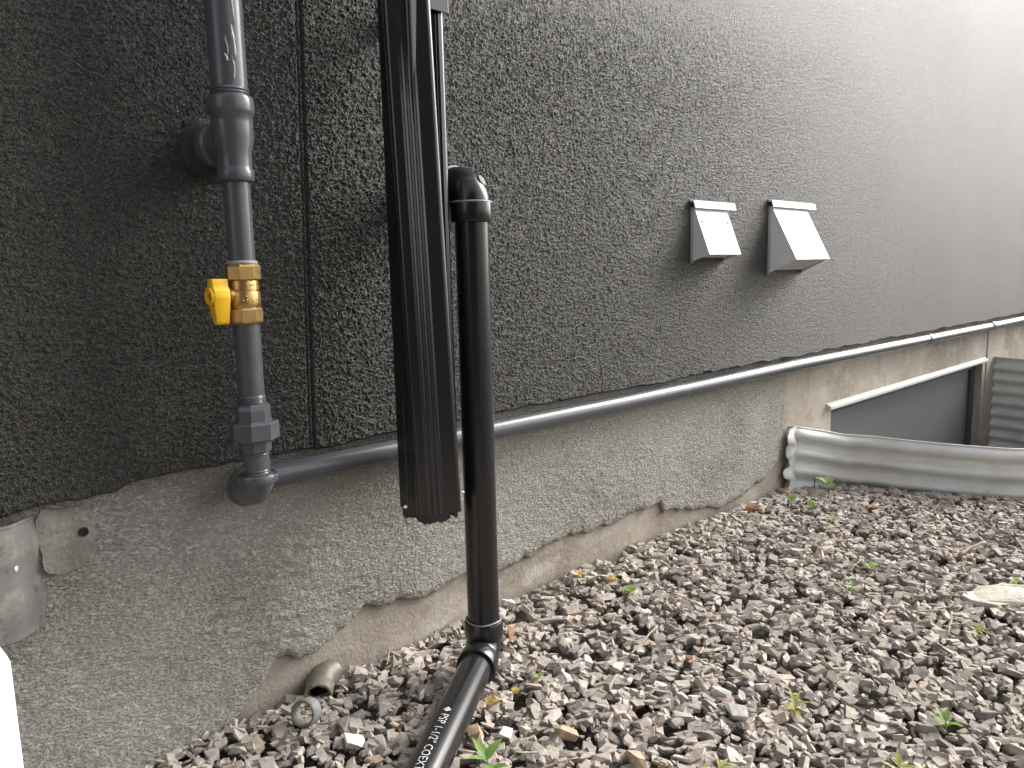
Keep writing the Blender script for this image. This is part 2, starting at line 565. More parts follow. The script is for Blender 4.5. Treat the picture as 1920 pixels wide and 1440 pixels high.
# mortar patch with a bolt hole beside the old well flange
pv = []
for i in range(40):
    a_ = 2 * math.pi * i / 40
    rr_ = 1 + .06 * math.sin(3 * a_ + 1) + .03 * math.sin(7 * a_) + random.uniform(-.03, .03)
    pv.append((.208 + .029 * rr_ * math.copysign(abs(math.cos(a_)) ** .45, math.cos(a_)), -.0162, .328 + .038 * rr_ * math.copysign(abs(math.sin(a_)) ** .45, math.sin(a_))))
build('mortar_patch', *extrude(pv, (0, .02, 0)), M['patch'], house)
build('bolt_hole', *lathe((0.226, -0.0165, .331), (0, -1, 0), [(.0056, 0), (.0054, .0014), (.0047, .0017), (.0042, .0010)], 20), M['rust'], house, 40)
build('bolt_hole', *lathe((0.226, -0.0180, .331), (0, -1, 0), [(.0046, -.001), (.0043, .0002)], 20), M['dark'], house)

# basement window
win = build('basement_window', *join(box(WX0, WX1, .028, .058, WZ1 - .035, WZ1 - .001), box(WX0 + .001, WX0 + .04, .0281, .0581, WZ0, WZ1 - .035),
                                     box(WX1 - .045, WX1 - .001, .0279, .0579, WZ0, WZ1 - .035), box(WX0 + .04, WX1 - .045, .028, .058, WZ0 + .001, WZ0 + .05)), M['frame'], house)
wc = (WX0 + WX1) / 2
build('pane', *box(WX0 + .038, WX1 - .043, .040, .046, WZ0 + .048, WZ1 - .033), M['glass'], win)
build('header_flashing', *join(extrude([(WX0 - .035, -.016, WZ1 - .006), (WX0 - .035, -.016, WZ1 + .002), (WX0 - .035, .0, WZ1 + .011), (WX0 - .035, .0, WZ1 - .002)], (WX1 - WX0 + .05, 0, 0))), M['flashing'], win)

# ------------------------------------------------------------------ eave, and a house added out of view to shade the near end
nb = thing('added_shade_house', 'unseen grey house added behind the viewer to shade the near end of the wall', 'house', (-3.5, -3.2, 0))
build('wall', *box(-5, 0.3, -9.0, -2.5, -0.3, 2.7), mat('grey siding', (0.16, 0.155, 0.15), .8, .3, bump=[(20, .2, .01)]), nb)
build('roof', *extrude([(-5.3, -2.2, 2.6), (-5.3, -5.75, 4.1), (-5.3, -9.3, 2.6), (-5.3, -9.2, 2.5), (-5.3, -5.75, 3.9), (-5.3, -2.3, 2.5)], (5.9, 0, 0)), M['dark'], nb)
build('soffit', *box(-3, 11, -0.50, 0.3, 5.2, 5.4), M['frame'], house)

# ------------------------------------------------------------------ gas pipe
gas = thing('gas_pipe', 'grey painted steel gas pipe with brass valve, running along the foundation', 'pipe', (0.405, -0.10, 0.355))
GX, GY = 0.4055, -0.100
RL, RU = 0.0156, 0.0208
def collar(z, r, h):
    return [(r - .0025, z), (r, z + .002), (r, z + h - .002), (r - .0025, z + h)]
build('upper_pipe', *lathe((GX, GY, 0.825), (0, 0, 1), [(RU, 0), (RU, .6)], 36), M['paint'], gas, 40)
thr = []
for i in range(4):
    thr += [(RU + .0004, .825 + .0035 * i), (RU + .0016, .8265 + .0035 * i)]
build('pipe_thread', *lathe((GX, GY, 0), (0, 0, 1), thr + [(RU + .0003, .8395)], 32), M['paint'], gas, 30)
# runny paint on the upper pipe
camd = (Vector((CAM.x, CAM.y, 0)) - Vector((GX, GY, 0))).normalized()
side = Vector((-camd.y, camd.x, 0))
dr = []
for zc0, zc1, off, r0 in ((.905, .985, -.45, .0014), (.868, .905, -.38, .0022), (.845, .872, -.30, .0012), (.872, .893, -.02, .0009), (.865, .874, .06, .002)):
    pth = []
    for i in range(7):
        t_ = i / 6
        a = off + .05 * math.sin(5 * t_ + zc0 * 40)
        dvec = (camd * math.cos(a) - side * math.sin(a))
        pth.append(Vector((GX, GY, zc0 + (zc1 - zc0) * t_)) + dvec * (RU - .0002))
    dr.append(sweep(pth, [r0 * .6, r0, r0 * .8, r0 * .7, r0, r0 * .6, r0 * .3], 8))
build('paint_drip', *join(*dr), M['paint_drip'], gas, True)
tee = build('tee_fitting', *lathe((GX, GY, 0), (0, 0, 1), [(.016, .733), (.0205, .735), (.0214, .738), (.0214, .745), (.0200, .748), (.0196, .752), (.0200, .768), (.0232, .783), (.0236, .800), (.0236, .809),
                                                        (.0256, .811), (.0264, .814), (.0264, .826), (.0254, .829), (.021, .829)], 40), M['paint'], gas, 45)
build('tee_branch', *lathe((GX, GY + .004, .780), (0, 1, 0), [(.0225, 0), (.0225, .022), (.0240, .028), (.0272, .030), (.0278, .033), (.0278, .046), (.0265, .048), (.020, .048)], 36), M['paint'], tee, 45)
build('wall_nipple', *lathe((GX, GY + .04, .780), (0, 1, 0), [(.0205, 0), (.0205, .075)], 30), M['paint'], gas, 45)
sv, sf = lathe((GX, -.047, .779), (0, 1, 0), [(.0215, 0), (.0265, .003), (.033, .011), (.040, .017), (.042, .022)], 40)
sv = [(x + .003 * math.sin(23 * z + 90 * x), y, z + .003 * math.sin(70 * x)) for x, y, z in sv]
build('sealant_ring', sv, sf, M['stucco'], gas, True)
build('middle_pipe', *lathe((GX, GY, .628), (0, 0, 1), [(RL, 0), (RL, .11)], 36), M['paint'], gas, 40)
# brass ball valve
valve = build('ball_valve', *lathe((GX, GY, 0), (0, 0, 1), [(.0165, .585), (.0182, .588), (.0186, .592), (.0186, .604), (.0182, .6055), (.0170, .6060), (.0170, .6072), (.0178, .6080), (.0174, .617), (.0168, .620), (.0160, .625)], 40), M['brass'], gas, 30)
build('hex_end', *lathe((GX, GY, .6185), (0, 0, 1), [(.0185, 0), (.0205, .002), (.0205, .0165), (.0185, .0195), (.0165, .021)], 8, .2), M['brass'], valve)
build('hex_end', *lathe((GX, GY, .5665), (0, 0, 1), [(.0170, 0), (.0195, .002), (.0200, .004), (.0200, .0175), (.0185, .0195)], 8, .2), M['brass'], valve)
build('sealant_bead', *lathe((GX, GY, .6375), (0, 0, 1), [(.0165, 0), (.0185, .0015), (.0175, .004), (.0157, .005)], 30), M['cement'], valve, True)
build('stem', *lathe((GX - .012, GY - .002, .602), (-1, 0, 0), [(.0085, 0), (.0085, .008), (.006, .009), (.006, .024)], 20), M['brass'], valve, 40)
hy = GY - .002
def handle_poly(x):
    pts = []
    zc = .6015
    top = [(-.0085, .620), (.0085, .620), (.0095, .614), (.0105, .608)]
    for a in np.linspace(40, -50, 8):
        pass
    poly = [(.0070, .6215), (.0074, .613), (.0112, .608), (.0116, .600), (.0095, .592), (.0058, .571), (.0040, .5680), (-.0040, .5680), (-.0058, .571), (-.0095, .592), (-.0116, .600), (-.0112, .608), (-.0074, .613), (-.0070, .6215)]
    return [(x, hy + a, z) for a, z in poly]
hv_, hf_ = extrude(handle_poly(.3635), (.0195, 0, 0), .0014)
hv_ = [(.3635 + (x - .3635) * (1 if z > .59 else 1 - .22 * (.59 - z) / .022) + (0 if z > .59 else .0035 * (.59 - z) / .022), y, z) for x, y, z in hv_]
handle = build('handle', hv_, hf_, M['yellow'], valve, 35)
# boss ring on the outer end of the handle and its recessed nut, coloured dark for the hole's shade
bv, bf = lathe((.3636, hy, .6015), (-1, 0, 0), [(.0108, 0), (.0106, .0024), (.0100, .0032), (.0084, .0032), (.0080, .0026), (.0078, -.0004)], 30, cap=False)
build('handle_boss', bv, bf, M['yellow'], valve, 35)
build('stem_nut', *lathe((.3642, hy, .6015), (-1, 0, 0), [(.0078, 0), (.0078, .0004), (.0034, .0006), (.0032, .0016), (.0015, .0018)], 24), M['yellowdark'], valve)
# raised foundry marks on the valve body (two rings and a bar, as on the photo's casting)
fm = []
def on_body(a, z, r=.0187):
    return Vector((GX + r * math.cos(a), GY + r * math.sin(a), z))
for a0, lo, hi, rot in ((R(-112), .6, 5.4, 0), (R(-78), -2.6, 2.6 - 3.14 + .6, 0)):
    fm.append(sweep([on_body(a0 + .16 * math.cos(t_), .5975 + .0034 * math.sin(t_)) for t_ in np.linspace(lo, hi, 14)], .0006, 6))
fm.append(sweep([on_body(R(-112) + .02, .5965), on_body(R(-112) + .16, .5965)], .0006, 6))
for a0 in (R(-105), R(-92), R(-80)):
    fm.append(sweep([on_body(a0, .6135, .0177), on_body(a0 + .13, .6135, .0177)], .0007, 6))
build('foundry_mark', *join(*fm), M['brass'], valve, True)
# lower riser, union, elbow
build('lower_pipe', *lathe((GX, GY, .462), (0, 0, 1), [(RL, 0), (RL, .107)], 36), M['paint'], gas, 40)
thr = []
for i in range(4):
    thr += [(RL + .0003, .470 + .0022 * i), (RL + .0012, .471 + .0022 * i)]
build('pipe_thread', *lathe((GX, GY, 0), (0, 0, 1), thr + [(RL + .0001, .4795)], 30), M['paint'], gas, 30)
union = build('union_nut', *hexnut((GX, GY, .4245), (0, 0, 1), .0300, .0225, .0018, .25, 8), M['paint'], gas)
build('union_head', *lathe((GX, GY, .446), (0, 0, 1), [(.0235, 0), (.0215, .002), (.0210, .016), (.0200, .021), (.0165, .024)], 8, .25), M['paint'], union)
build('union_tail', *lathe((GX, GY, .4085), (0, 0, 1), [(.0168, 0), (.0190, .0015), (.0200, .015), (.0215, .017)], 8, .25), M['paint'], union)
build('bottom_nipple', *lathe((GX, GY, 0), (0, 0, 1), [(RL, .372), (RL, .378), (RL + .001, .3795), (RL + .0002, .381), (RL + .001, .3825), (RL + .0002, .384), (RL + .001, .3855), (RL, .387), (RL, .405), (RL + .0011, .4065), (RL, .408), (RL, .412)], 34), M['paint'], gas, 25)
def arc(c, a, b, r, n=10):
    """quarter bend centred at c from c+a*r to c+b*r"""
    a = Vector(a); b = Vector(b); c = Vector(c)
    return [c + r * (math.cos(t) * a + math.sin(t) * b) for t in np.linspace(0, math.pi / 2, n)]
PYH = -0.0345                       # axis of the horizontal run
ZH = 0.3555
# elbow 1: from vertical (down) to +y
c1 = Vector((GX, GY + .026, ZH + .026))
e1 = arc(c1, (0, -1, 0), (0, 0, -1), .026, 12)
elb = build('elbow', *join(sweep([Vector((GX, GY, .372))] + e1 + [Vector((GX, -.058, ZH))], .0205, 30),
                            lathe((GX, GY, .3695), (0, 0, 1), [(.0205, 0), (.0243, .0015), (.0248, .003), (.0248, .0095), (.0238, .0112), (.0165, .0112)], 34)), M['paint'], gas, 40)
c2 = Vector((GX + .026, PYH - .026, ZH))
e2 = arc(c2, (-1, 0, 0), (0, 1, 0), .026, 12)
e2 = [Vector((GX, c2.y, ZH))] + [Vector((GX + .026 - .026 * math.cos(t), c2.y + .026 * math.sin(t), ZH)) for t in np.linspace(0, math.pi / 2, 12)] + [Vector((GX + .035, PYH, ZH))]
build('street_elbow', *join(sweep(e2, .0200, 30), lathe((GX + .030, PYH, ZH), (1, 0, 0), [(.020, 0), (.0235, .0015), (.0235, .011), (.022, .0125), (.0165, .0125)], 32),
                            lathe((GX, -.066, ZH), (0, 1, 0), [(.0205, 0), (.0240, .001), (.0240, .008), (.020, .009)], 32)), M['paint'], gas, 40)
build('horizontal_pipe', *sweep([(GX + .04, PYH, ZH), (1.2, PYH, ZH - .001), (1.95, PYH, ZH + .0035), (2.94, PYH, ZH), (3.66, PYH, ZH - .002), (8.5, PYH, ZH)], .0165, 28), M['paint'], gas, 40)
for x in (2.93, 3.66):
    build('coupling', *lathe((x - .022, PYH, ZH), (1, 0, 0), [(.0166, 0), (.0190, .0015), (.0190, .028), (.0166, .030)], 26), M['paint'], gas, 40)

# ------------------------------------------------------------------ downspout
dsp = thing('downspout', 'black corrugated metal downspout strapped to the wall with a leaning lower sleeve', 'downspout', (0.645, -0.13, 0.27))
def rect_tube(path, wd, dp, nW=(), nD=(), gd=.0022, rc=.006):
    """path: list of (center of front face, unit width vector, unit inward vector)."""
    def outline(scale):
        P = []
        def add(u, v, g=0.0, nu=0, nv=0):
            P.append((u - nu * g * gd * scale, v - nv * g * gd * scale))
        def run(ax, fixed, a, b, nu, nv, n):
            L = abs(b - a); s = 1 if b > a else -1
            seq = [(a + s * .0012, 0)] if n else []
            for f_ in n:
                c = a + s * L * f_
                seq += [(c - s * .0042, 0), (c - s * .0029, 0), (c - s * .0011, 1), (c + s * .0011, 1), (c + s * .0029, 0), (c + s * .0042, 0)]
            if n:
                seq.append((b - s * .0012, 0))
            for q, g in seq:
                if ax == 'u':
                    add(q, fixed, g, nu, nv)
                else:
                    add(fixed, q, g, nu, nv)
        h = wd / 2
        def corner(cu, cv, a0):
            for a in (0, 22.5, 45, 67.5, 90):
                t = math.radians(a0 + a)
                P.append((cu + rc * math.cos(t), cv + rc * math.sin(t)))
        # front (v=0, outward normal -v) from left to right, then right side, back, left side
        corner(-h + rc, rc, 180)
        run('u', 0, -h + rc, h - rc, 0, -1, nW)
        corner(h - rc, rc, 270)
        run('v', h, rc, dp - rc, 1, 0, nD)
        corner(h - rc, dp - rc, 0)
        corner(-h + rc, dp - rc, 90)
        run('v', -h, dp - rc, rc, -1, 0, nD)
        return P
    V, F = [], []
    n = None
    for c, wv, iv, sc in path:
        P = outline(sc)
        n = len(P)
        c = Vector(c); wv = Vector(wv); iv = Vector(iv)
        V += [tuple(c + wv * u + iv * v) for u, v in P]
    m = len(path)
    for i in range(m - 1):
        for k in range(n):
            k2 = (k + 1) % n
            F.append((i * n + k, i * n + k2, (i + 1) * n + k2, (i + 1) * n + k))
    return V, F
# rear tube, plumb
AX, AF = 0.655, -0.155
pa = [((AX, AF, z), (1, 0, 0), (0, 1, 0), 1.0) for z in (.285, .6, 1.0, 2.5, 5.1)]
va, fa = rect_tube(pa, .060, .072, (.30, .52, .70, .84), (.3, .5, .7), .003)
build('rear_tube', va, fa, M['blackmetal'], dsp, 28)
# crimped, corroded outlet of the rear tube
oc = []
n0 = 48
ring = []
for i in range(n0):
    t_ = i / n0 * 4
    s_, f_ = int(t_), t_ % 1
    q = [(-1 + 2 * f_, 0), (1, f_), (1 - 2 * f_, 1), (-1, 1 - f_)][s_]
    ring.append((AX + q[0] * .0255, AF + .003 + q[1] * .066))
for k, (x, y) in enumerate(ring):
    oc.append((x, y, .300))
for k, (x, y) in enumerate(ring):
    oc.append((x, y, .270 + .0022 * math.sin(k * .8) + .0015 * math.sin(k * 2.3) + (.007 if 7 < k < 11 else 0)))
build('outlet', oc, [(i, (i + 1) % n0, n0 + (i + 1) % n0, n0 + i) for i in range(n0)], M['blackmetal'], dsp, 40)
dbv = []
for k in range(12):
    a = random.random(); b = random.random()
    dbv.append(lathe((AX - .024 + .048 * a, AF + .008 + .03 * b, .268 + .012 * random.random()), (random.gauss(0, 1), random.gauss(0, 1), random.gauss(0, 1)), [(.001, -.006), (.004, -.002), (.0045, .003), (.001, .006)], 6))
build('leaf_debris', *join(*dbv), M['rust'], dsp)
# leaning front sleeve
yw = R(30)
nrm = Vector((-math.sin(yw), -math.cos(yw), 0))
wv = Vector((math.cos(yw), -math.sin(yw), 0))
pb = []
for z in (.291, .6, .84, .885, .93, 1.1, 1.35):
    f_ = (z - .29) / .6
    rx = .657 - .002 * f_
    ry = -.190 + .023 * f_
    c = Vector((rx, ry, z)) - wv * .030
    sc = min(1.0, max(0.0, (.93 - z) / .09))
    pb.append((c, wv, -nrm, sc))
vb, fb = rect_tube(pb, .0615, .030, (.24, .40, .56), (), -.0026)
build('front_sleeve', vb, fb, M['blackmetal'], dsp, 60)
# strap and screws
st = build('strap', *join(box(AX - .005, AX + .034, AF - .0042, AF - .0018, .964, .991, .0006), box(AX + .0318, AX + .034, AF - .002, FACE + .002, .9681, .9949),
                          box(AX + .0335, AX + .0335 + .002, FACE - .004, FACE + .001, .968, .995)), M['blackmetal'], dsp)
def screw(p, d, r=.0042):
    return lathe(p, d, [(r * 1.1, 0), (r * 1.1, .0006), (r * .8, .0008), (r * .8, .003), (r * .5, .0042), (r * .2, .0044)], 10)
build('screw', *screw((AX + .008, AF - .0042, .984), (0, -1, 0)), M['blackmetal'], st)
build('screw', *screw((.590, -.152, .306), (-1, -.2, 0), .0022), M['ventmetal'], dsp)
build('screw', *screw((.660, -.187, .318), (1, -.6, 0), .0022), M['ventmetal'], dsp)

# ------------------------------------------------------------------ black sump discharge pipe
pvc = thing('drain_pipe', 'round black plastic drain pipe standing beside the downspout and bending along the gravel', 'pipe', (0.7235, -0.152, 0.0))
PX, PY, PR = 0.7235, -0.1525, 0.0241
build('vertical_pipe', *lathe((PX, PY, .075), (0, 0, 1), [(PR, 0), (PR, .65)], 40), M['abs'], pvc, 40)
zt = .7455
ez = arc((PX, PY + .030, zt - .030), (0, -1, 0), (0, 0, 1), .030, 14)
te = build('top_elbow', *join(sweep([Vector((PX, PY, .716))] + ez + [Vector((PX, PY + .040, zt))], .0272, 40),
                              lathe((PX, PY, .692), (0, 0, 1), [(.0243, 0), (.0292, .0006), (.0298, .002), (.0298, .027), (.0290, .0295), (.0272, .0305)], 44),
                              lathe((PX, PY + .036, zt), (0, 1, 0), [(.0272, 0), (.0290, .001), (.0298, .003), (.0298, .028), (.0292, .0295), (.0243, .030)], 44)), M['abs'], pvc, 40)
build('rim', *lathe((PX, PY, .7205), (0, 0, 1), [(.0290, -.0016), (.0300, -.0012), (.0302, .0004), (.0290, .001)], 44), M['cement'], te, True)
build('rim', *lathe((PX, PY + .0345, zt), (0, 1, 0), [(.0285, -.0012), (.0296, -.0008), (.0298, .0006), (.0285, .001)], 44), M['cement'], te, True)
# round moulding boss on the elbow's outer bend, facing out
bd = Vector((-.35, -.80, .35)).normalized()
ec = Vector((PX, PY + .0088, zt - .0088))
bd2 = Vector((0.30, -.72, .42)).normalized()
build('moulding_boss', *lathe(ec + bd2 * .0262, bd2, [(.0085, -.006), (.0085, .0022), (.0078, .0028)], 24), M['boss'], te, 40)
bars = []
u_, v_, _ = frame_of(bd2)
for k, L in ((.0022, .003), (-.0012, .0055)):
    bars.append(sweep([ec + bd2 * .0290 + v_ * k - u_ * L, ec + bd2 * .0290 + v_ * k + u_ * L], .0004, 6))
build('moulding_bar', *join(*bars), M['cement'], te)
# outlet sleeve into the wall
build('wall_stub', *lathe((PX, PY + .06, zt), (0, 1, 0), [(PR, 0), (PR, .085)], 34), M['abs'], pvc, 40)
build('wall_collar', *lathe((PX, FACE - .006, zt), (0, 1, 0), [(PR + .001, 0), (.034, .002), (.037, .012)], 34), M['stucco'], pvc, 40)
# bottom elbow and the run on the gravel
gd_ = Vector((-.818, -.575, -.012)).normalized()
z0 = .048
rb = .030
cb = Vector((PX, PY, z0 + rb)) + Vector((gd_.x, gd_.y, 0)).normalized() * rb
gh = Vector((gd_.x, gd_.y, 0)).normalized()
eb = [cb + rb * (-gh * math.cos(t) + Vector((0, 0, -1)) * math.sin(t)) for t in np.linspace(0, math.pi / 2, 14)]
sp = Vector((PX, PY, z0)) + gh * .034
be = build('bottom_elbow', *join(sweep([Vector((PX, PY, .092))] + eb + [sp], .0268, 40),
                                 lathe((PX, PY, .068), (0, 0, 1), [(.0268, 0), (.0288, .002), (.0296, .006), (.0296, .0285), (.0286, .030), (.0243, .030)], 44),
                                 lathe(sp - gh * .004, gd_, [(.0268, 0), (.0288, .001), (.0296, .004), (.0296, .026), (.0288, .0275), (.0243, .0275)], 44)), M['abs'], pvc, 40)
ang = np.linspace(0, 2 * math.pi, 40)
build('cement_bead', *sweep([(PX + .0262 * math.cos(a), PY + .0262 * math.sin(a), .0985 + .0008 * math.sin(3 * a)) for a in ang], .0013, 8), M['cement'], be, True)
g0 = sp + gd_ * .012
gp = build('ground_pipe', *sweep([g0, g0 + gd_ * .3, g0 + gd_ * .9], PR, 44), M['abs'], pvc, 40)
# printed line on the ground pipe, wrapped onto its surface
def text_mesh(body, size):
    cu = bpy.data.curves.new('t', 'FONT')
    cu.body = body
    cu.size = size
    cu.resolution_u = 3
    o = bpy.data.objects.new('t', cu)
    C.objects.link(o)
    dg = bpy.context.evaluated_depsgraph_get()
    dg.update()
    m = o.evaluated_get(dg).to_mesh()
    b = bmesh.new()
    b.from_mesh(m)
    bmesh.ops.triangulate(b, faces=b.faces[:])
    bmesh.ops.subdivide_edges(b, edges=[e for e in b.edges if e.calc_length() > size * .12], cuts=1, use_grid_fill=False)
    b.verts.index_update()
    V = [tuple(v.co) for v in b.verts]
    F = [[v.index for v in f.verts] for f in b.faces]
    b.free()
    o.evaluated_get(dg).to_mesh_clear()
    bpy.data.objects.remove(o)
    bpy.data.curves.remove(cu)
    return V, F
def wrap_text(V, start, off_ang):
    """text x runs down the pipe, text y wraps over the pipe"""
    zup = Vector((0, 0, 1))
    zup = (zup - gd_ * zup.dot(gd_)).normalized()
    sd = gd_.cross(zup)                       # image-left side
    out = []
    for x, y, _ in V:
        a = off_ang - y / PR
        out.append(tuple(g0 + gd_ * (start + x) + (PR + .0003) * (zup * math.cos(a) + sd * math.sin(a))))
    return out
SIDE = -1
tv, tf = text_mesh('PSP 1-1/2" COEXTRUDED', .0150)
def wrapped(V, start, a0):
    return wrap_text(V, start, a0)
LET = (tv, tf)
build('lettering', wrapped([(x * .95, y, z) for x, y, z in tv], .166, 0.18), tf, M['print'], gp)
# raised moulding letters on the elbow
mv, mf = text_mesh('mo', .011)
md_ = Vector((-.42, -.74, .52)).normalized()
mx_ = Vector((.70, -.60, -.30))
mx_ = (mx_ - md_ * mx_.dot(md_)).normalized()
my_ = md_.cross(mx_)
build('lettering', [tuple(ec + md_ * .0276 + mx_ * (x - .006) + my_ * (y - .003)) for x, y, z in mv], mf, M['boss'], te)
# diamond mark before the lettering
dv = [(0, 0, 0), (.0045, .0055, 0), (.009, 0, 0), (.0045, -.0055, 0)]
bm_pts = []
dmv = [(.000, .005, 0), (.0048, .0105, 0), (.0048, .005, 0), (.0048, -.0005, 0), (.0054, .0105, 0), (.0054, -.0005, 0), (.0102, .005, 0), (.0054, .005, 0)]
build('diamond_mark', wrapped(dmv, .151, 0.18), [(0, 1, 2), (0, 2, 3), (4, 6, 7), (7, 6, 5)], M['print'], gp)

# ------------------------------------------------------------------ exhaust vent hoods
def vent(x0, x1, yf, zt_, zbf, zbb, cap0, cap1, label):
    t = thing('vent_hood', label, 'vent', ((x0 + x1) / 2, FACE, zbb), 'vent hoods on the stucco wall')
    yb = FACE + .004
    ytop = FACE - .006
    th = .0012
    def panel(P, d):
        return extrude(P, d)
    build('front_panel', *panel([(x0, ytop, zt_), (x1, ytop, zt_), (x1, yf, zbf), (x0, yf, zbf)], (0, th, -.0003)), M['ventmetal'], t)
    for xx, s in ((x0 + .0003, 1), (x1 - .0003 - th, 1)):
        build('side_panel', *panel([(xx, ytop + th, zt_ - .001), (xx, yf + .001, zbf + .0003), (xx, yb, zbb), (xx, yb, zt_ - .001)], (th, 0, 0)), M['ventmetal'], t)
    build('top_cap', *extrude([(cap0, FACE - .001, zt_ + .016), (cap0, FACE - .012, zt_ + .013), (cap0, FACE - .016, zt_ - .002), (cap0, FACE - .0135, zt_ - .002), (cap0, FACE - .0095, zt_ + .010), (cap0, FACE + .004, zt_ + .012)], (cap1 - cap0, 0, 0)), M['ventmetal'], t)
    build('sealant_bead', *sweep([(x0 - .003, FACE - .001, zbb - .002), (x0 - .0025, FACE - .002, (zbb + zt_) / 2), (x0 - .003, FACE - .001, zt_)], [.0035, .0045, .004], 8), M['cement'], t, True)
    for xr in (x0 + .012, x1 - .012):
        build('rivet', *lathe((xr, ytop - .002 - .30 * (ytop - yf), zt_ - .30 * (zt_ - zbf)), (0, -1, .4), [(.0026, -.002), (.0026, .0004), (.001, .0012)], 10), M['galv'], t)
    dz = zbb + .004
    build('damper_flap', *extrude([(x0 + .004, yb - .008, dz + .006), (x1 - .004, yb - .008, dz + .006), (x1 - .004, yf + .006, zbf + .004), (x0 + .004, yf + .006, zbf + .004)], (0, 0, .001)), M['galv'], t)
    return t
vent(1.457, 1.585, -.076, .752, .650, .634, 1.447, 1.612, 'smaller pale metal vent hood nearer the downspout on dark stucco')
vent(1.793, 1.972, -.104, .768, .637, .602, 1.783, 2.010, 'larger pale metal vent hood farther from the downspout on dark stucco')

# ------------------------------------------------------------------ corrugated window wells
well = thing('window_well', 'curved corrugated galvanised window well round the basement window, rising from gravel', 'window well', (2.0, 0, 0))
P = np.array(WELLS)
T = np.gradient(P, axis=0)
T /= np.linalg.norm(T, axis=1)[:, None]
N = np.stack([T[:, 1], -T[:, 0]], -1)
ar = np.concatenate([[0], np.cumsum(np.linalg.norm(np.diff(P, axis=0), axis=1))])
RZ = np.interp(ar, [0, .06, .2, .35, .6, .9, 1.6, 2.2, ar[-1] - .2, ar[-1]], [.183, .182, .152, .145, .134, .132, .14, .17, .20, .205])
tt = np.linspace(0, 1, 110)
V = []
for k in tt:
    z = -.56 * (1 - k) + RZ * k
    a = .0085 * np.tanh(1.9 * np.sin((z - RZ) / .051 * 2 * math.pi + 1.0))
    V.append(np.stack([P[:, 0] - N[:, 0] * a, P[:, 1] - N[:, 1] * a, z], -1))
V = np.array(V)
wl = grid_mesh('corrugated_sheet', V.reshape(-1, 3), V.shape[0], V.shape[1], M['galv'], well)
md = wl.modifiers.new('thickness', 'SOLIDIFY')
md.thickness = .0016
rim = [(V[-1, i, 0], V[-1, i, 1], V[-1, i, 2]) for i in range(len(P))]
build('rim', *sweep(rim, .0022, 8), M['galv'], well, True)
# crumpled end flange against the wall
fl = []
zf = np.linspace(-.01, .186, 60)
for i, z in enumerate(zf):
    k = .0060 * math.sin((z - .183) / .051 * 2 * math.pi + 1.0)
    fl += [(1.988 + k * .4, -.020, z), (1.962 + 1.2 * k + .004 * math.sin(z * 90), -.026 - .006 * math.sin(z * 60), z - .002), (1.945 + 1.5 * k, -.010 - .012 * abs(math.sin(z * 48)), z - .004 + .004 * math.sin(z * 200))]
build('end_flange', fl, [(3 * i + j, 3 * i + j + 1, 3 * i + j + 4, 3 * i + j + 3) for i in range(59) for j in range(2)], M['galv'], well, True)
fr = [(3.866, -.012 , -.5), (3.905, -.010, -.5), (3.905, -.010, .20), (3.866, -.012, .20)]
build('end_flange', *extrude(fr, (0, .004, 0)), M['galv'], well)

lw = thing('window_well', 'stub of a dusty galvanised window well by the mortar patch', 'window well', (0.15, -.05, .2))
lp = [(.181, -.006), (.1785, -.012), (.165, -.031), (.151, -.050), (.147, -.0545), (.141, -.0575), (.12, -.0615), (.10, -.0655), (.0, -.085), (-.2, -.14)]
P = np.array(lp)
T = np.gradient(P, axis=0)
T /= np.linalg.norm(T, axis=1)[:, None]
N = np.stack([T[:, 1], -T[:, 0]], -1)
zs = np.linspace(.235, .362, 50)
ca = .0020 * np.sin((zs - .362) / .066 * 2 * math.pi + .8)
V = np.array([np.concatenate([P + N * a, np.full((len(P), 1), z) + (0.003 * np.sin(P[:, :1] * 60))], 1) for z, a in zip(zs, ca)])
wl = grid_mesh('corrugated_sheet', V.reshape(-1, 3), V.shape[0], V.shape[1], M['galvold'], lw)
md = wl.modifiers.new('thickness', 'SOLIDIFY')
md.thickness = .0018
build('rim', *sweep([(P[i, 0] + N[i, 0] * ca[-1], P[i, 1] + N[i, 1] * ca[-1], .3625 + .003 * math.sin(P[i, 0] * 60)) for i in range(len(P))], .0025, 8), M['galvold'], lw, True)
build('rivet', *lathe((.149, -.053, .318), (.75, -.66, 0), [(.003, 0), (.003, .0012), (.001, .002)], 10), M['ventmetal'], lw)

# ------------------------------------------------------------------ white post at the left edge
post = thing('white_post', 'white vinyl post with a rounded top at the left edge', 'post', (0.06, -.32, 0))
build('post_body', *box(.028, .0955, -.337, -.300, -.01, .3435, .010), M['white'], post, 30)
build('post_base', *box(.018, .1055, -.347, -.290, -.008, .012, .003), M['white'], post, 30)

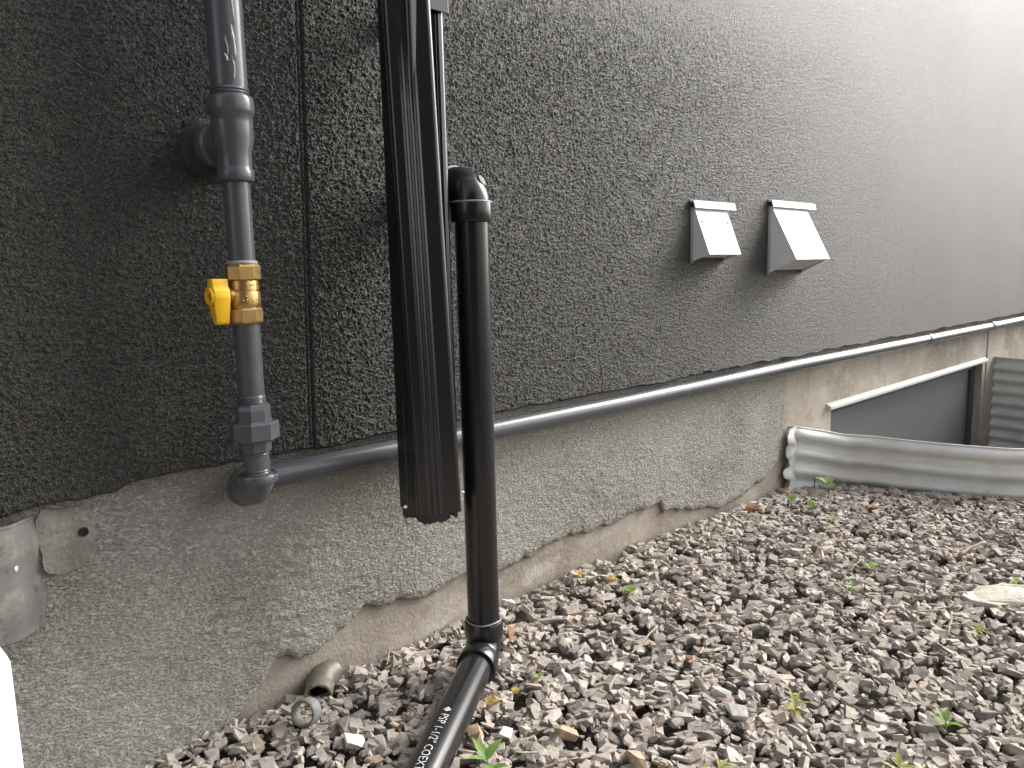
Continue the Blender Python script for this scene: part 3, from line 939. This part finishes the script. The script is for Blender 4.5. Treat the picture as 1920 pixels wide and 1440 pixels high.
# ------------------------------------------------------------------ crushed stone
CELL = .003
GX0, GX1, GY0, GY1 = -.5, 3.3, -1.75, .0
gx = int((GX1 - GX0) / CELL) + 1
gy = int((GY1 - GY0) / CELL) + 1
xx = GX0 + np.arange(gx) * CELL
yy = GY0 + np.arange(gy) * CELL
HF = ground_z(*np.meshgrid(xx, yy)) + .006
def hull(seed, flat):
    """angular chip: a jittered slab with corners knocked off"""
    r_ = np.random.default_rng(seed)
    pts = []
    for sx in (-1, 1):
        for sy in (-1, 1):
            for sz in (-1, 1):
                p = np.array([sx, sy, sz]) * r_.uniform(.45, 1.0, 3)
                if r_.random() < .35:
                    q = p.copy(); q[r_.integers(0, 2)] *= r_.uniform(.0, .5)
                    pts.append(q)
                pts.append(p)
    pts.append(np.array([r_.choice([-1, 1]) * 1.15, r_.uniform(-.5, .5), r_.uniform(-.5, .5)]))
    p = np.array(pts)
    sh = r_.uniform(-.45, .45)
    p[:, 0] += sh * p[:, 1]
    p *= np.array([1.0, r_.uniform(.5, .85), flat])
    b = bmesh.new()
    for q in p:
        b.verts.new(q)
    bmesh.ops.convex_hull(b, input=b.verts[:])
    bad = [v for v in b.verts if not v.link_faces]
    bmesh.ops.delete(b, geom=bad, context='VERTS')
    b.verts.index_update()
    V = np.array([v.co[:] for v in b.verts])
    F = np.array([[v.index for v in f.verts] for f in b.faces])
    b.free()
    V -= (V.max(0) + V.min(0)) / 2
    V /= np.abs(V[:, 0]).max()
    return V, F
BASES = [hull(100 + i, [.24, .40, .55, .32][i % 4]) for i in range(48)]

wellpoly = np.array(WELLS)
def in_well(x, y, pad=.012):
    # inside test with padding: point in polygon of the well scaled a little
    c = np.array([2.92, -.25])
    P_ = c + (wellpoly - c) * 1.02
    inside = False
    j = len(P_) - 1
    for i in range(len(P_)):
        if ((P_[i, 1] > y) != (P_[j, 1] > y)) and (x < (P_[j, 0] - P_[i, 0]) * (y - P_[i, 1]) / (P_[j, 1] - P_[i, 1] + 1e-12) + P_[i, 0]):
            inside = not inside
        j = i
    return inside
def drop(x, y, size, rot, base, sink=.48):
    """settle a stone on the height field, update the field, return world verts"""
    V0 = base[0] @ rot.T * size
    zmin = V0[:, 2].min()
    ix0 = int((x + V0[:, 0].min() * .8 - GX0) / CELL)
    ix1 = int((x + V0[:, 0].max() * .8 - GX0) / CELL) + 1
    iy0 = int((y + V0[:, 1].min() * .8 - GY0) / CELL)
    iy1 = int((y + V0[:, 1].max() * .8 - GY0) / CELL) + 1
    ix0 = max(ix0, 0); iy0 = max(iy0, 0); ix1 = min(ix1, gx); iy1 = min(iy1, gy)
    sub = HF[iy0:iy1, ix0:ix1]
    if sub.size == 0:
        return None
    zf_ = sub.mean() * .55 + sub.max() * .45
    hgt = V0[:, 2].max() - zmin
    zc = zf_ - zmin - sink * hgt
    top = zc + V0[:, 2].max()
    np.maximum(sub, zc + zmin + hgt * .62, out=sub)
    return V0 + np.array([x, y, zc])
def rotm(tilt):
    ax = rng.uniform(0, 2 * math.pi)
    t_ = rng.normal(0, tilt)
    m = Matrix.Rotation(rng.uniform(0, 2 * math.pi), 3, 'Z')
    m2 = Matrix.Rotation(t_, 3, Vector((math.cos(ax), math.sin(ax), 0)))
    m3 = Matrix.Rotation(rng.normal(0, .3), 3, 'X')
    return np.array(m2 @ m @ m3)
SV, SF = [], []
voff = 0
def near(x, y):
    # denser where the photograph looks
    return (x > .1) and (y > -.95 + .0 * x) and (x < 2.5) and (x > .25 - (y) * .0)
count = 0
def add_stone(x, y, size, tilt):
    global voff, count
    if in_well(x, y):
        return
    b = BASES[rng.integers(0, len(BASES))]
    v = drop(x, y, size, rotm(tilt), b)
    if v is None:
        return
    mx = v[:, 1].max()
    if mx > -.002:
        v[:, 1] -= mx + .002
    SV.append(v)
    SF.append(b[1] + voff)
    voff += len(v)
    count += 1
# base layer: everywhere on the strip, then the visible surface layer
for n_, lo, hi, tilt in ((14000, .009, .019, .28), (12500, .008, .020, .32)):
    X_ = rng.uniform(GX0 + .02, GX1 - .02, n_)
    Y_ = rng.uniform(GY0 + .02, -.008, n_)
    S_ = lo + (hi - lo) * rng.beta(1.6, 2.6, n_)
    for x, y, s in zip(X_, Y_, S_):
        add_stone(x, y, s, tilt)
for i in range(6000):
    x = rng.uniform(.2, 2.2); y = rng.uniform(-.95, -.01)
    add_stone(x, y, rng.uniform(.005, .009), .6)
# stones banked against the wall and round the buried fittings
V = np.concatenate(SV)
F = np.concatenate(SF)
me = bpy.data.meshes.new('gravel')
me.vertices.add(len(V))
me.vertices.foreach_set('co', V.astype(np.float32).ravel())
me.loops.add(F.size)
me.loops.foreach_set('vertex_index', F.astype(np.int32).ravel())
me.polygons.add(len(F))
me.polygons.foreach_set('loop_start', np.arange(0, F.size, 3, dtype=np.int32))
me.polygons.foreach_set('use_smooth', np.zeros(len(F), dtype=bool))
me.update(calc_edges=True)
me.shade_flat()
me.materials.append(M['stones'])
gravel = bpy.data.objects.new('gravel', me)
C.objects.link(gravel)
tag(gravel, 'grey brown crushed stone gravel along the foundation', 'gravel', kind='stuff')
print('stones', count, 'tris', len(F))

def hz(x, y):
    i = min(max(int((y - GY0) / CELL), 2), gy - 3)
    j = min(max(int((x - GX0) / CELL), 2), gx - 3)
    return float(HF[i - 2:i + 3, j - 2:j + 3].max())

# single stones that stand out by colour
def stone(name, x, y, size, material, label, seed, flat=.5, tilt=.2, group='stones that stand out from the gravel'):
    b = hull(seed, flat)
    ax = random.uniform(0, 6.28)
    m = np.array(Matrix.Rotation(tilt, 3, Vector((math.cos(ax), math.sin(ax), 0))) @ Matrix.Rotation(random.uniform(0, 6.28), 3, 'Z'))
    v = b[0] @ m.T * size * .5
    z = hz(x, y) - v[:, 2].min() * .45
    v = v + np.array([x, y, z])
    o = build(name, v, b[1], material, None, False, (x, y, float(v[:, 2].min())))
    return tag(o, label, 'stone', group)
for i, (x, y, s, m_, lab) in enumerate([
    (0.962, -0.234, 0.026, 'whitestone', 'white stone chip at the lower end of the leaning straw, nearest the twig'),
    (1.169, -0.286, 0.020, 'whitestone', 'small white stone chip under the long straw, farthest of the white stones'),
    (0.916, -0.448, 0.031, 'whitestone', 'white capped stone just behind the lumpy white stone'),
    (0.884, -0.490, 0.036, 'whitestone', 'lumpy white stone, largest and brightest in the middle gravel'),
    (0.968, -0.484, 0.025, 'whitestone', 'white stone chip to the right of the white capped stone'),
    (0.848, -0.253, 0.027, 'whitestone', 'thin white stone flake between drain pipe and leaning straw'),
    (0.631, -0.299, 0.025, 'whitestone', 'upright white stone beside the pipe running on the gravel'),
    (0.708, -0.454, 0.040, 'tanstone', 'broad flat tan stone at the bottom edge of the photo'),
    (0.966, -0.362, 0.024, 'orangestone', 'orange brown block of stone in the middle gravel'),
    (0.822, -0.107, 0.029, 'orangestone', 'rust coloured stone touching the base of the drain pipe'),
    (0.683, -0.359, 0.034, 'tanstone', 'long tan block of stone near the bottom edge'),
    (0.477, -0.170, 0.030, 'whitestone', 'pinkish white stone in front of the broken pipe ring'),
    (0.597, -0.276, 0.042, 'tanstone', 'flat tan flake lying against the gravel pipe'),
    (0.895, -0.022, 0.030, 'whitestone', 'white stone chip against the foundation behind the drain pipe')]):
    stone('stone_chip', x, y, s, M[m_], lab, 300 + i, .45, .3)
so_ = [(-.078, .004), (-.066, .018), (-.050, .022), (-.030, .034), (-.004, .031), (.016, .036), (.040, .027), (.066, .024), (.088, .008), (.092, -.010), (.070, -.022),
       (.044, -.020), (.020, -.030), (-.008, -.026), (-.034, -.031), (-.056, -.017), (-.072, -.012)]
ra, rb_ = Vector((.73, -.684, .03)), Vector((.67, .72, .16)).normalized()      # long axis, and the tilted short axis
cs = Vector((1.555, -.640, hz(1.55, -.64) + .006))
bmv = [cs + ra * x + rb_ * y + Vector((0, 0, .003 * math.sin(40 * x) + .002 * math.sin(90 * y + 50 * x))) for x, y in so_]
sv_, sf_ = extrude([tuple(p) for p in bmv], (0, 0, -.013), .0022)
tag(build('stone_slab', sv_, sf_, M['palestone'], None, False, tuple(cs)), 'large flat pale stone slab lying on the gravel at the right edge', 'stone')

# ------------------------------------------------------------------ broken pipe fittings by the foundation
fe = thing('pipe_elbow', 'corroded pale pipe elbow with an open mouth against the foundation', 'pipe fitting', (.505, -.03, .02))
d1 = Vector((-.55, -.80, -.12)).normalized()
base = Vector((.514, -.020, .024))
pth = [base + Vector((.03, .012, .006)), base + Vector((.012, .006, .005)), base, base + d1 * .012, base + d1 * .026]
build('elbow_body', *join(sweep(pth, [.018, .0200, .0208, .0206, .0196], 30, cap=False), sweep([base + d1 * .0262, base + d1 * .012], [.0155, .0150], 30, cap=False),
                          ), mat('corroded pipe', (.19, .175, .14), .5, .4, .2, noise=[(30, .4, .65, (.09, .082, .06), S1), (70, .5, .7, (.28, .265, .22), S1)], bump=[(80, .4, .002)]), fe, True)
lipc = mat('mossy rim', (.22, .21, .13), .7, .3, noise=[(60, .4, .65, (.14, .13, .06), S1)], bump=[(200, .6, .002)])
u_, v_, dd = frame_of(d1)
build('mouth_rim', *sweep([base + d1 * .0265 + .0176 * (math.cos(a) * u_ + math.sin(a) * v_) for a in ang], [.0026 + .0006 * math.sin(7 * a) for a in ang], 8), lipc, fe, True)
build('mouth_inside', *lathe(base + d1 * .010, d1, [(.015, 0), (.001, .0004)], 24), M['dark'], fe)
pr_ = thing('pipe_ring', 'short cut ring of grey pipe lying tilted on the gravel', 'pipe fitting', (.452, -.085, .02))
d2 = Vector((-.80, -.48, .30)).normalized()
rc_ = Vector((.466, -.078, .027))
build('ring_body', *lathe(rc_, d2, [(.0165, 0), (.0185, .001), (.0188, .018), (.0178, .0195), (.0150, .0195), (.0150, .001), (.0165, 0)], 36, cap=False), mat('worn grey plastic', (.20, .205, .21), .5, .4, noise=[(50, .45, .65, (.32, .32, .32), S1)], bump=[(120, .3, .001)]), pr_, 50)
u_, v_, dd = frame_of(d2)
build('ring_edge', *sweep([rc_ + d2 * .0197 + .0164 * (math.cos(a) * u_ + math.sin(a) * v_) for a in ang], [.0016 + .0006 * math.sin(5 * a) for a in ang], 8), lipc, pr_, True)

# ------------------------------------------------------------------ twigs and straws
def twig(name, a, b, r, material, label, sag=0.0, lift=(0, 0), seed=0):
    rr = random.Random(seed)
    a = Vector((a[0], a[1], hz(*a) + r + .002 + lift[0]))
    b = Vector((b[0], b[1], hz(*b) + r + .002 + lift[1]))
    d = b - a
    s = Vector((-d.y, d.x, 0)).normalized()
    pts = [a + d * t_ + s * (sag * math.sin(math.pi * t_) + rr.gauss(0, .0008)) + Vector((0, 0, rr.gauss(0, .0005))) for t_ in np.linspace(0, 1, 9)]
    v, f = sweep(pts, [r * (1 - .35 * i / 8) for i in range(9)], 7)
    o = build(name, v, f, material, None, True, tuple(a))
    return tag(o, label, 'twig', 'twigs and straws on the gravel')
for i, (a, b, r, m_, lab, sg, lf) in enumerate([
    ((1.13, -.218), (1.108, -.321), .0014, 'twig', 'long pale straw on the gravel in front of the foundation step', .002, (0, 0)),
    ((1.002, -.272), (.904, -.292), .0018, 'twig', 'pale leaning straw pointing at the drain pipe', 0, (.006, 0)),
    ((.96, -.167), (.993, -.21), .0011, 'twig', 'short pale straw lying level near the small green seedling', 0, (0, 0)),
    ((.581, -.38), (.655, -.405), .0015, 'twig', 'thin bent twig at the bottom edge beside the tall weed', .004, (0, .002)),
    ((1.399, -.599), (1.326, -.616), .0018, 'twig', 'short upright straw near the pale stone slab', 0, (.01, 0)),
    ((1.379, -.606), (1.389, -.648), .0011, 'twig', 'thin straw crossing the upright straw near the slab', 0, (0, 0)),
    ((1.533, -.389), (1.473, -.393), .0014, 'twig', 'small straw beside a round green leaf', 0, (.003, 0)),
    ((1.715, -.516), (1.808, -.537), .0042, 'twig', 'thick pale broken stick near the right edge', .003, (0, .004)),
    ((2.16, -.44), (2.10, -.49), .0012, 'twig', 'curved straw standing against the window well', .008, (.03, 0)),
    ((.574, -.159), (.574, -.202), .0016, 'twig', 'yellow wood splinter left of the gravel pipe', 0, (0, 0)),
    ((.639, -.018), (.619, -.038), .0016, 'twig', 'white straw leaning on the bare foundation', .001, (.014, 0)),
    ((1.287, -.44), (1.265, -.48), .0012, 'twig', 'tiny straw in the middle of the right gravel', 0, (0, 0)),
    ((1.99, -.075), (1.985, -.077), .0018, 'darktwig', 'short dark twig standing before the well flange', 0, (.028, 0))]):
    twig('twig', a, b, r, M[m_], lab, sg, lf, i)

# ------------------------------------------------------------------ leaves and weeds
def leaf_mesh(base, d, upv, L, W, curl=.25, n=6, lobes=0):
    """curved blade from base along d"""
    d = Vector(d).normalized()
    s = d.cross(Vector(upv)).normalized()
    nrm_ = s.cross(d).normalized()
    V, F = [], []
    for i in range(n + 1):
        t_ = i / n
        wdt = W * .5 * math.sin(math.pi * min(.97, .08 + .92 * t_) ** .8) * (1 + (lobes * (.35 if i % 2 else -.3)))
        if i == n:
            wdt = W * .03
        c = Vector(base) + d * L * t_ + nrm_ * (L * curl * (t_ - t_ * t_ * 1.3))
        V += [tuple(c - s * wdt + nrm_ * wdt * .3), tuple(c), tuple(c + s * wdt + nrm_ * wdt * .3)]
    for i in range(n):
        F += [(3 * i, 3 * i + 1, 3 * i + 4, 3 * i + 3), (3 * i + 1, 3 * i + 2, 3 * i + 5, 3 * i + 4)]
    return V, F
def dead_leaf(x, y, s, m_, label, seed):
    rr = random.Random(seed)
    a = rr.uniform(0, 6.28)
    z = hz(x, y) + .004
    V, F = leaf_mesh((x - math.cos(a) * s * .5, y - math.sin(a) * s * .5, z), (math.cos(a), math.sin(a), rr.uniform(-.1, .25)), (0, 0, 1), s, s * .7, .35, 9, .7)
    V = [(p[0], p[1], p[2] + rr.uniform(-.002, .003)) for p in V]
    o = build('dead_leaf', V, F, M[m_], None, True, (x, y, z))
    return tag(o, label, 'leaf', 'dead leaves on the gravel')
for i, (x, y, s, m_, lab) in enumerate([
    (1.698, -.055, .055, 'brownleaf', 'large crumpled brown leaf at the foot of the parge coat'),
    (1.90, -.030, .040, 'brownleaf', 'curled brown leaf in the corner by the well flange'),
    (1.93, -.255, .036, 'brownleaf', 'brown leaf in front of the corrugated window well'),
    (1.068, -.042, .028, 'yellowleaf', 'yellow leaf scrap at the edge of the foundation'),
    (1.104, -.095, .025, 'yellowleaf', 'pale yellow leaf scrap beside the small green seedling'),
    (.706, -.240, .016, 'yellowleaf', 'tiny yellow petal right of the gravel pipe'),
    (.664, -.238, .024, 'yellowleaf', 'dry yellow leaf scrap touching the gravel pipe')]):
    dead_leaf(x, y, s, m_, lab, 50 + i)
def weed(x, y, s, m_, label, nl, seed, wide=.45, tall=1.0, lobes=0.0):
    rr = random.Random(seed)
    z = hz(x, y) - .006
    t = thing('weed', label, 'weed', (x, y, z), 'green weeds in the gravel')
    top = Vector((x + rr.gauss(0, .1) * s, y + rr.gauss(0, .1) * s, z + s * .55 * tall))
    build('stem', *sweep([(x, y, z), ((x + top.x) / 2 + .05 * s, (y + top.y) / 2, (z + top.z) / 2), tuple(top)], [.0012, .0010, .0008], 6), M[m_], t, True)
    for k in range(nl):
        a = 2 * math.pi * k / nl + rr.uniform(-.5, .5)
        f_ = 1 if k < 2 else rr.uniform(.4, .95)
        b_ = Vector((x, y, z)).lerp(top, f_)
        L = s * rr.uniform(.45, .75)
        build('leaf', *leaf_mesh(b_, (math.cos(a), math.sin(a), rr.uniform(.1, .7)), (0, 0, 1), L, L * wide * rr.uniform(.8, 1.2), .2, 6, lobes), M[m_], t, True)
    return t
for i, (x, y, s, m_, lab, nl, wd, tl, lb) in enumerate([
    (1.969, -.125, .055, 'green', 'bright serrated weed before the near end of the window well', 3, .7, 1.2, .5),
    (1.789, -.112, .042, 'green', 'single round leaved weed near the crumpled brown leaf', 1, 1.1, 1.2, 0),
    (1.786, -.162, .030, 'green', 'small two leaved seedling right of the round leaved weed', 2, .8, .8, 0),
    (1.74, -.236, .030, 'yellowgreen', 'thin yellowish seedling below the window well', 3, .5, 1, 0),
    (1.389, -.427, .032, 'green', 'feathery green sprig in the middle of the right gravel', 7, .3, .8, .3),
    (1.516, -.418, .030, 'green', 'round leaved seedling beside a small straw', 2, 1.0, .8, 0),
    (1.434, -.528, .022, 'green', 'tiny upright green seedling left of the pale slab', 1, .6, 1.3, 0),
    (1.629, -.637, .030, 'green', 'round green leaf above the pale slab', 2, 1.0, .7, 0),
    (1.083, -.157, .028, 'green', 'small rounded green seedling near the foundation edge', 3, .9, .6, 0),
    (.756, -.237, .018, 'green', 'tiny green seedling just right of the bottom elbow', 2, .8, .9, 0),
    (.945, -.545, .036, 'yellowgreen', 'sparse feathery weed right of the lumpy white stone', 7, .25, .8, .3),
    (1.051, -.70, .045, 'green', 'bushy green weed in the lower right gravel', 8, .3, .6, .4),
    (.562, -.349, .050, 'green', 'tallest green weed at the bottom edge beside the pipe', 5, .35, 1.1, .4),
    (.753, -.541, .038, 'yellowgreen', 'yellowish withered weed at the bottom edge', 6, .3, .6, .3),
    (.654, -.463, .018, 'green', 'tiny green seedling at the very bottom of the photo', 2, .8, .9, 0),
    (.909, -.689, .036, 'yellowgreen', 'pale green weed low in the right gravel', 6, .3, .7, .3),
    (1.362, -.654, .034, 'yellowgreen', 'yellowish sprig under the crossing straws near the right edge', 5, .3, .9, .2)]):
    weed(x, y, s, m_, lab, nl, 80 + i, wd, tl, lb)
